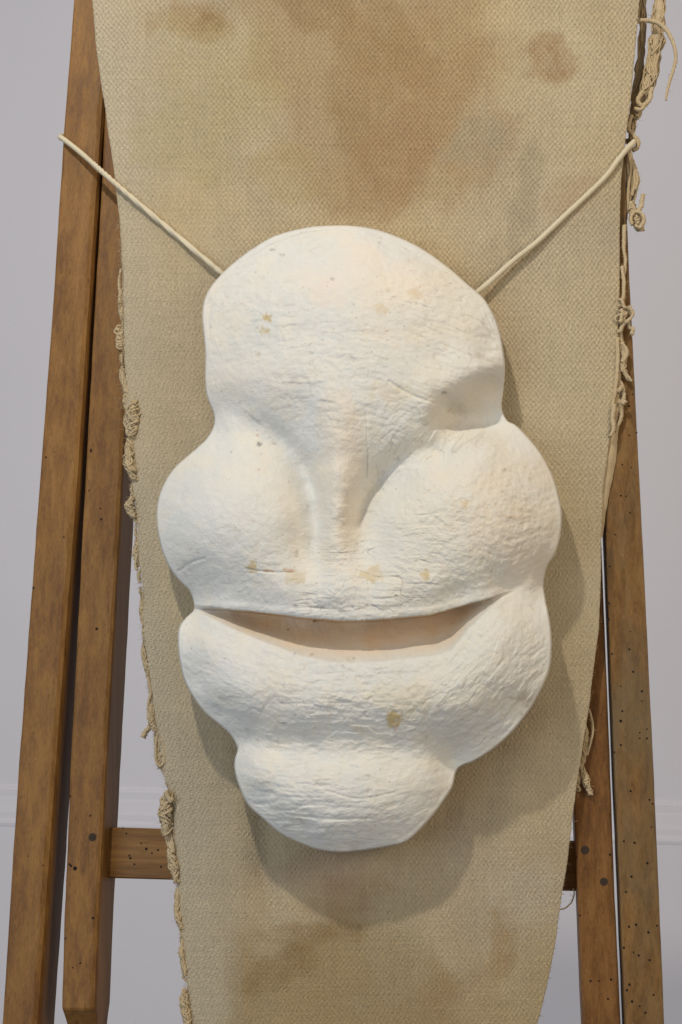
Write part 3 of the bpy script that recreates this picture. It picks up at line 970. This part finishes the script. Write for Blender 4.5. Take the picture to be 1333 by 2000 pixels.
def build_mask():
    cx, cy = 690.0, 1080.0
    NT_, NR = 1150, 330
    sil = np.array(SIL, float)
    # closed Catmull-Rom then resample by angle
    p = np.vstack([sil[-1], sil, sil[0], sil[1]])
    m = len(sil)
    t = np.linspace(0, m, 6000, endpoint=False)
    i = t.astype(int); f = (t-i)[:, None]
    a, b, c, d = p[i], p[i+1], p[i+2], p[i+3]
    q = 0.5*((2*b)+(c-a)*f+(2*a-5*b+4*c-d)*f**2+(-a+3*b-3*c+d)*f**3)
    ang = np.unwrap(np.arctan2(q[:, 1]-cy, q[:, 0]-cx)); rad = np.hypot(q[:, 0]-cx, q[:, 1]-cy)
    order = np.argsort(ang)
    ang, rad = ang[order], rad[order]
    aa = np.concatenate([ang-2*np.pi, ang, ang+2*np.pi]); rr = np.concatenate([rad]*3)
    # denser where the outline is far away
    dens = np.interp(np.linspace(0, 2*np.pi, 2000), np.linspace(0, 2*np.pi, 2000),
                     np.interp(np.linspace(0, 2*np.pi, 2000)+ang[0], aa, rr))
    cum = np.concatenate([[0], np.cumsum(dens)]); cum /= cum[-1]
    th = ang[0]+np.interp(np.linspace(0, 1, NT_, endpoint=False), cum, np.linspace(0, 2*np.pi, 2001))
    R = np.interp(th, aa, rr)
    R = R + 0.9*fbm(np.cos(th)*9, np.sin(th)*9, 3, 4)
    dR = np.interp(th+0.01, aa, rr)-np.interp(th-0.01, aa, rr)
    slope = dR/0.02/R
    rho = np.linspace(0, 1, NR+1)[1:]
    rho = 1-(1-rho)**1.12
    r = rho[:, None]*R[None, :]
    X = cx+r*np.cos(th)[None, :]; Y = cy+r*np.sin(th)[None, :]
    D = (R[None, :]-r)/np.sqrt(1+slope[None, :]**2)
    x = np.concatenate([[cx], X.ravel()]); y = np.concatenate([[cy], Y.ravel()]); dd = np.concatenate([[400.0], D.ravel()])

    # --- relief: thin plate spline through sculpted heights (photo pixels)
    hp = np.array([[float(v) for v in s.split()] for s in HP.replace('\n', '').split(';')])
    rim = np.array([(px+(cx-px)*0.004, py+(cy-py)*0.004,
                     7.0 if (px > 955 and 700 < py < 835) else 32.0 if 840 < py < 1150 else 46.0) for px, py in SIL[::2]])
    for k in range(len(rim)):
        for nx, ny in ((420, 815), (985, 805), (378, 1185), (1063, 1140), (460, 1470), (895, 1495)):
            w = math.exp(-((rim[k, 0]-nx)**2+(rim[k, 1]-ny)**2)/50.0**2)
            rim[k, 2] = rim[k, 2]*(1-w)+(34 if ny > 1400 else 14)*w
    pts = np.vstack([hp, rim])
    S = 500.0

    def phi(d2):
        return 0.5*d2*np.log(d2+1e-12)
    n = len(pts)
    xs = pts[:, 0]/S; yv = pts[:, 1]/S
    d2 = (xs[:, None]-xs[None, :])**2+(yv[:, None]-yv[None, :])**2
    K = phi(d2)+np.eye(n)*2e-4
    Pm = np.stack([np.ones(n), xs, yv], 1)
    Amat = np.block([[K, Pm], [Pm.T, np.zeros((3, 3))]])
    sol = np.linalg.solve(Amat, np.concatenate([pts[:, 2], np.zeros(3)]))
    h = np.zeros(len(x))
    for s in range(0, len(x), 40000):
        a0 = x[s:s+40000]/S; b0 = y[s:s+40000]/S
        e2 = (a0[:, None]-xs[None, :])**2+(b0[:, None]-yv[None, :])**2
        h[s:s+40000] = phi(e2) @ sol[:n]+sol[n]+sol[n+1]*a0+sol[n+2]*b0
    h = np.maximum(h, 3.0)

    # --- the grooves beside the nose: steep on the nose side, easing out over the cheeks
    for cpts, dpt, sl, sr in (([(520, 835), (560, 868), (590, 908), (606, 948), (612, 985), (614, 1025), (615, 1065), (617, 1100), (619, 1135)],
                               [5, 15, 27, 34, 36, 33, 27, 18, 4], 32.0, 14.0),
                              ([(860, 868), (800, 893), (752, 928), (722, 962), (707, 1000), (704, 1035), (708, 1072), (714, 1112)],
                               [4, 14, 27, 36, 38, 33, 22, 4], 17.0, 32.0)):
        cc = crom(cpts, 160)
        dp = np.interp(np.linspace(0, 1, 160), np.linspace(0, 1, len(dpt)), dpt)
        sel = np.where((x > cc[:, 0].min()-90) & (x < cc[:, 0].max()+90) & (y > cc[:, 1].min()-70) & (y < cc[:, 1].max()+60))[0]
        tn = np.gradient(cc, axis=0); tn /= np.linalg.norm(tn, axis=1)[:, None]
        for q0 in range(0, len(sel), 30000):
            sq = sel[q0:q0+30000]
            dx = x[sq, None]-cc[None, :, 0]; dy = y[sq, None]-cc[None, :, 1]
            k0 = np.argmin(dx*dx+dy*dy, axis=1); ar = np.arange(len(sq))
            ds = np.sqrt((dx*dx+dy*dy)[ar, k0])
            side = tn[k0, 1]*dx[ar, k0]-tn[k0, 0]*dy[ar, k0]      # > 0: right of a curve that runs down the face
            sg = np.where(side > 0, sr, sl)
            h[sq] -= dp[k0]*np.exp(-0.5*(ds/sg)**2)

    # --- mouth
    U = np.interp(x, [385, 430, 480, 540, 600, 660, 720, 780, 840, 890, 940, 1000, 1040],
                  [1184, 1189, 1193, 1199, 1207, 1212, 1212, 1207, 1201, 1188, 1173, 1154, 1142])
    U = U + 1.6*fbm(x/40.0, 0*x, 301, 3)
    Lc = np.interp(x, [385, 440, 484, 546, 595, 645, 690, 730, 792, 854, 881, 915, 952, 985, 1040],
                   [1196, 1221, 1241, 1266, 1284, 1292, 1295, 1294, 1286, 1281, 1272, 1230, 1194, 1168, 1150])
    Lc = np.maximum(Lc+1.5*fbm(x/50.0, 0*x+5, 302, 3), U+4)
    Ad = np.interp(x, [388, 420, 470, 550, 650, 760, 850, 900, 940, 980, 1010], [10, 34, 60, 86, 96, 96, 90, 70, 34, 8, 0])
    s = (y-U)/(Lc-U)
    prof = np.where(s < 0, 0, 1-np.clip(s, 0, 1)**1.8)
    prof = prof*sstep(-2.5, 4.0, y-U)
    # keep the lip above from thinning out: its edge rolls in slightly
    h = h - Ad*prof
    lipedge = np.exp(-((y-(U-7))/8.0)**2)*np.clip(Ad/60, 0, 1)
    h = h + 3.0*lipedge*(y < U)
    lip2 = np.exp(-((y-(Lc+10))/14.0)**2)*np.clip(Ad/60, 0, 1)
    h = h + 3.0*lip2

    # --- paper wrinkles, running along the forms
    def W(*cs):
        w = np.zeros(len(x))
        for px, py, rr_ in cs:
            w += np.exp(-((x-px)**2+(y-py)**2)/(2*rr_**2))
        return w+1e-4
    fields = [(-0.75, W((450, 520, 70), (820, 900, 80), (880, 1330, 60), (980, 1300, 70))),
              (-0.25, W((560, 480, 70), (560, 740, 60), (480, 1130, 70), (960, 1100, 70), (760, 1560, 60))),
              (0.02, W((620, 640, 110), (640, 760, 70), (680, 1170, 120), (640, 1380, 130), (620, 1560, 110), (900, 1050, 70))),
              (0.35, W((830, 560, 100), (880, 680, 90), (480, 1330, 90), (430, 1000, 60), (760, 780, 60))),
              (0.85, W((500, 860, 80), (930, 1180, 60), (460, 1080, 60), (560, 950, 50)))]
    tot = sum(w for _, w in fields)
    wr = np.zeros(len(x)); cre = np.zeros(len(x))
    wx = x+7*fbm(x/70.0, y/70.0, 401, 3); wy = y+7*fbm(x/70.0, y/70.0, 402, 3)
    for kf, (ph, w) in enumerate(fields):
        al = wx*math.cos(ph)+wy*math.sin(ph); ac = -wx*math.sin(ph)+wy*math.cos(ph)
        n1 = fbm(al/70.0, ac/11.0, 500+kf, 3)
        n2 = fbm(al/95.0, ac/5.0, 520+kf, 2)
        ridge = 1-np.abs(vnoise(al/60.0+3, ac/15.0, 540+kf))
        ridge2 = 1-np.abs(vnoise(al/34.0+3, ac/9.0, 560+kf))
        wr += w/tot*(0.25*n1+0.32*n2+1.0*crumple(al/40.0, ac/13.0, 900+10*kf)+0.45*crumple(al/13.0, ac/7.0, 950+10*kf))
        cre += w/tot*(np.clip((ridge-0.90)/0.10, 0, 1)**1.5+0.6*np.clip((ridge2-0.92)/0.08, 0, 1)**1.5)
    patchy = sstep(-0.25, 0.35, fbm(x/85.0, y/85.0, 601, 3))
    for gx, gy, gr in ((880, 610, 110), (800, 860, 80), (640, 1570, 110), (620, 720, 70), (640, 1400, 150)):
        patchy = np.maximum(patchy, np.exp(-((x-gx)**2+(y-gy)**2)/(2*gr**2)))
    smooth_l = 1-0.6*np.exp(-((x-450)**2+(y-1000)**2)/(2*110.0**2))     # the left cheek is the smoothest
    grain = fbm(x/9.0, y/9.0, 611, 3)
    grainy = 0.25+0.9*np.exp(-((x-960)**2+(y-1020)**2)/(2*110.0**2))
    lump = fbm(x/46.0, y/46.0, 605, 3)
    inmouth = np.clip(prof*Ad/30.0, 0, 1)
    det = (1.75*wr*(0.22+0.9*patchy)-1.3*cre*patchy)*smooth_l*(1-0.75*inmouth)+1.2*grain*(0.35+grainy)+2.4*lump
    h = h+det*sstep(0, 14, dd)
    # torn paper edge just inside the rim of the forehead and a few long creases
    for dist, amp, seed in ((13, 2.6, 71), (20, 1.6, 72)):
        m_ = np.exp(-((dd-dist-4*fbm(x/60.0, y/60.0, seed, 3))/2.2)**2)*sstep(700, 560, y)*sstep(-0.3, 0.1, fbm(x/60.0, y/60.0, seed+5, 2))
        h = h-amp*m_
    for cpts, amp, wdt in (([(716, 800), (718, 860), (718, 935)], 1.3, 1.8), ([(350, 1115), (375, 1098), (400, 1090)], 2.5, 2.4),
                           ([(600, 1186), (640, 1190), (690, 1187)], 1.2, 2.0), ([(480, 1110), (520, 1117), (570, 1118)], 1.5, 2.0),
                           ([(690, 740), (718, 738), (722, 712)], 1.0, 2.0), ([(760, 745), (800, 770), (860, 792)], 2.2, 3.0),
                           ([(700, 1115), (740, 1128), (780, 1126)], 1.6, 2.0), ([(560, 1500), (640, 1488), (700, 1500)], 1.8, 3.0),
                           ([(640, 1545), (700, 1560), (770, 1548)], 1.8, 2.6), ([(560, 1590), (640, 1600), (720, 1598)], 1.8, 2.6)):
        cc = crom(cpts, 60)
        sel = np.where((x > cc[:, 0].min()-12) & (x < cc[:, 0].max()+12) & (y > cc[:, 1].min()-12) & (y < cc[:, 1].max()+12))[0]
        dmin = np.sqrt(((x[sel, None]-cc[None, :, 0])**2+(y[sel, None]-cc[None, :, 1])**2).min(1))
        h[sel] -= amp*np.exp(-(dmin/wdt)**2)

    # --- rolled rim
    wv = 3.0
    rf = np.sqrt(np.clip(1-(1-np.clip(dd/wv, 0, 1))**2, 0, 1))
    h = h*(0.05+0.95*rf)

    def stand(yy):
        return 0.034+np.interp(yy, [440, 1000, 1665], [0.010, 0.017, 0.022])
    P = at(x, y, stand(y)+h/2000.0)
    nv = len(x)
    idx = 1+np.arange(NR*NT_).reshape(NR, NT_)
    j2 = np.roll(np.arange(NT_), -1)
    quads = np.stack([idx[:-1].ravel(), idx[1:].ravel(), idx[1:][:, j2].ravel(), idx[:-1][:, j2].ravel()], 1)
    rim_p = P[idx[-1]]
    st = stand(y[idx[-1]])-0.034
    cen = at(cx, cy, stand(cy))
    rings = [rim_p]
    for bk, ins in ((0.10, 0.004), (0.35, 0.022), (0.62, 0.045), (0.66, 0.10), (0.60, 0.30), (0.50, 0.65)):
        base_ = rim_p+(cen-rim_p)*ins
        rings.append(base_+NB*(st*bk)[:, None])
    extra = np.concatenate(rings[1:])
    allp = np.vstack([P, extra, [np.mean(rings[-1], axis=0)]])
    ring_idx = [idx[-1]]+[nv+k*NT_+np.arange(NT_) for k in range(len(rings)-1)]
    bq = [np.stack([ring_idx[k], ring_idx[k+1], ring_idx[k+1][j2], ring_idx[k][j2]], 1) for k in range(len(rings)-1)]
    quads = np.vstack([quads]+bq)
    # triangles for both centres written as degenerate-free quads are not possible: use from two meshes merged
    tri_f = np.stack([np.zeros(NT_, int), idx[0], idx[0][j2]], 1)
    last = len(allp)-1
    tri_b = np.stack([np.full(NT_, last), ring_idx[-1][j2], ring_idx[-1]], 1)
    me = bpy.data.meshes.new('mask')
    basep = at(660, 1665, 0.05)
    v = (allp-basep).astype(np.float32)
    tris = np.vstack([tri_f, tri_b])
    loops = np.concatenate([quads.ravel(), tris.ravel()]).astype(np.int32)
    me.vertices.add(len(v)); me.vertices.foreach_set('co', v.ravel())
    me.loops.add(len(loops)); me.loops.foreach_set('vertex_index', loops)
    nq, ntr = len(quads), len(tris)
    me.polygons.add(nq+ntr)
    me.polygons.foreach_set('loop_start', np.concatenate([np.arange(nq)*4, nq*4+np.arange(ntr)*3]).astype(np.int32))
    me.update(calc_edges=True)
    me.polygons.foreach_set('use_smooth', np.ones(nq+ntr, bool))
    me.validate()
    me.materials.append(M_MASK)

    # --- pigment: white paint, warm patches, ochre and dark flecks, plus painted brow shade
    c = np.tile(np.array([0.690, 0.688, 0.650]), (nv, 1))
    n1 = fbm(x/130.0, y/130.0, 801, 4); n2 = fbm(x/40.0, y/40.0, 802, 4)
    c = c*(1+0.045*fbm(x/9.0, y/9.0, 803, 3)+0.03*n2)[:, None]

    def tint(m_, col, k):
        nonlocal c
        m_ = np.clip(m_*k, 0, 1)[:, None]
        c = c*(1-m_)+np.array(col)*m_
    tint(sstep(0.0, 0.6, n1), (0.74, 0.69, 0.61), 0.5)
    tint(sstep(-0.1, -0.6, n1), (0.70, 0.695, 0.675), 0.6)
    tint(sstep(0.1, 0.5, n2), (0.76, 0.70, 0.58), 0.35)
    tint(sstep(640, 900, x+60*n1)*(0.7+0.5*n2), (0.69, 0.655, 0.555), 0.6)
    tint(blob(x, y, 720, 540, 120, 50, 0.1, 811), (0.78, 0.70, 0.59), 0.6)
    tint(blob(x, y, 640, 580, 40, 26, 0.1, 812), (0.76, 0.67, 0.58), 0.6)
    tint(blob(x, y, 1000, 1030, 90, 120, 0.2, 813), (0.70, 0.61, 0.475), 0.6)
    tint(blob(x, y, 665, 930, 40, 190, 0.0, 814), (0.74, 0.645, 0.51), 0.55)
    tint(blob(x, y, 770, 770, 40, 24, 0.0, 815), (0.70, 0.60, 0.42), 0.5)
    tint(blob(x, y, 780, 1370, 50, 40, 0.0, 816), (0.72, 0.64, 0.46), 0.5)
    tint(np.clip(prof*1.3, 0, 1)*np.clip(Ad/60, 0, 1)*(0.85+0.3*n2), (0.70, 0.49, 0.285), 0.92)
    tint(blob(x, y, 920, 770, 60, 40, 0.0, 820), (0.70, 0.60, 0.45), 0.35)  # shade below the right brow, painted into the colour
    och = (0.52, 0.36, 0.09)
    for ox, oy, ra, rb, k in ((522, 621, 8, 7, .8), (521, 648, 12, 6, .7), (494, 1109, 10, 9, .7), (585, 1132, 24, 14, .35), (734, 1120, 22, 12, .45),
                              (831, 1125, 7, 12, .6), (768, 1407, 12, 14, .75), (744, 606, 14, 8, .3), (812, 575, 10, 14, .3), (909, 983, 6, 6, .5),
                              (700, 1425, 16, 6, .25), (880, 1030, 14, 8, .2)):
        tint(blob(x, y, ox, oy, ra, rb, 0.3, int(ox), 0.4, 0.7), och, k)
    red = (0.42, 0.20, 0.08)
    for ox, oy, ra, rb, k in ((522, 1114, 10, 3, .7), (565, 1114, 12, 3, .6), (998, 1010, 14, 4, .35), (772, 1420, 6, 6, .5)):
        tint(blob(x, y, ox, oy, ra, rb, 0.05, int(ox), 0.4, 0.7), red, k)
    gry = (0.20, 0.185, 0.17)
    for ox, oy, ra, rb, k in ((507, 868, 4.5, 4.5, .9), (774, 1163, 4, 2.5, .9), (624, 1186, 14, 2.5, .6), (668, 1192, 6, 3, .6), (868, 767, 5, 3, .6),
                              (530, 1100, 26, 3, .25), (580, 1080, 4, 6, .4), (650, 545, 4, 3, .4), (533, 488, 5, 2, .5), (645, 1370, 5, 2, .4),
                              (552, 498, 5, 2.5, .4), (718, 905, 1.5, 26, .4), (720, 1515, 5, 3, .4), (468, 1155, 4, 2, .3)):
        tint(blob(x, y, ox, oy, ra, rb, 0.05, int(ox)+3, 0.4, 0.5), gry, k)
    r_ = random.Random(3)
    for _ in range(1000):
        k_ = r_.randrange(len(x))
        fx_, fy_ = r_.uniform(320, 1090), r_.uniform(450, 1650)
        if float(fbm(fx_/90, fy_/90, 832, 3)) < r_.uniform(-0.5, 0.5):
            continue
        ra = r_.uniform(1.0, 3.0)*(2.2 if r_.random() < 0.12 else 1); rb = ra*r_.uniform(0.3, 0.8); an = r_.uniform(-0.7, 0.7)
        sel = np.where((np.abs(x-fx_) < 14) & (np.abs(y-fy_) < 14))[0]
        if len(sel) == 0:
            continue
        u_ = ((x[sel]-fx_)*math.cos(an)+(y[sel]-fy_)*math.sin(an))/ra; v_ = (-(x[sel]-fx_)*math.sin(an)+(y[sel]-fy_)*math.cos(an))/rb
        m_ = np.clip(1.25-np.sqrt(u_*u_+v_*v_)+0.3*vnoise(x[sel]/2.5, y[sel]/2.5, 77), 0, 1)[:, None]*r_.uniform(0.25, 0.75)
        col_ = np.array(r_.choice([(0.40, 0.32, 0.21), (0.30, 0.24, 0.17), (0.46, 0.33, 0.16), (0.22, 0.20, 0.18), (0.45, 0.25, 0.13)]))
        c[sel] = c[sel]*(1-m_)+col_*m_
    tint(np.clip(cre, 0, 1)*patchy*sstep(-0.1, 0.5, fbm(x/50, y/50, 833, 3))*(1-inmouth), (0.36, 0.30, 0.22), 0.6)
    add_color(me, 'pigment_shade', np.clip(c, 0.02, 0.9))
    o = bpy.data.objects.new('mask', me)
    o.location = basep
    o['label'] = 'white papier-mache mask of a bulging grinning face hung on the canvas'
    o['category'] = 'mask'
    COL.objects.link(o)
    return o


build_mask()

# ------------------------------------------------------------------ cord
def build_cord():
    left = [(150, 262, -0.066), (128, 264, -0.055), (119.5, 267, -0.028), (119.5, 269, -0.006), (127, 274, 0.004), (160, 300, 0.008), (230, 362, 0.0155),
            (330, 447, 0.0255), (437, 536, 0.0345)]
    mid = [(520, 600, 0.040), (690, 640, 0.042), (860, 620, 0.042)]
    right = [(935, 569, 0.0425), (1000, 512, 0.0372), (1050, 472, 0.0330), (1100, 425, 0.0275), (1150, 378, 0.0215), (1185, 343, 0.0170),
             (1208, 312, 0.0140), (1226, 290, 0.010), (1236, 280, 0.002), (1236, 276, -0.015), (1220, 276, -0.05)]
    q = crom(left+mid+right, 900)
    P = at(q[:, 0], q[:, 1], q[:, 2])
    V, F = [], []
    R = np.full(len(P), 5.2/2000.0)*(1+0.05*fbm(np.arange(len(P))/9.0, np.zeros(len(P)), 5, 2))
    tube_geo(P, R, V, F, 14, 3, 950.0, 0.22, 4, 0.08)
    b = at(660, 620, 0.0)
    o = mesh_obj('hanging_cord', V, F, M_CORD, None, b)
    o.location = b
    o['label'] = 'cream cotton cord stretched across the chair to hang the mask'
    o['category'] = 'cord'


build_cord()
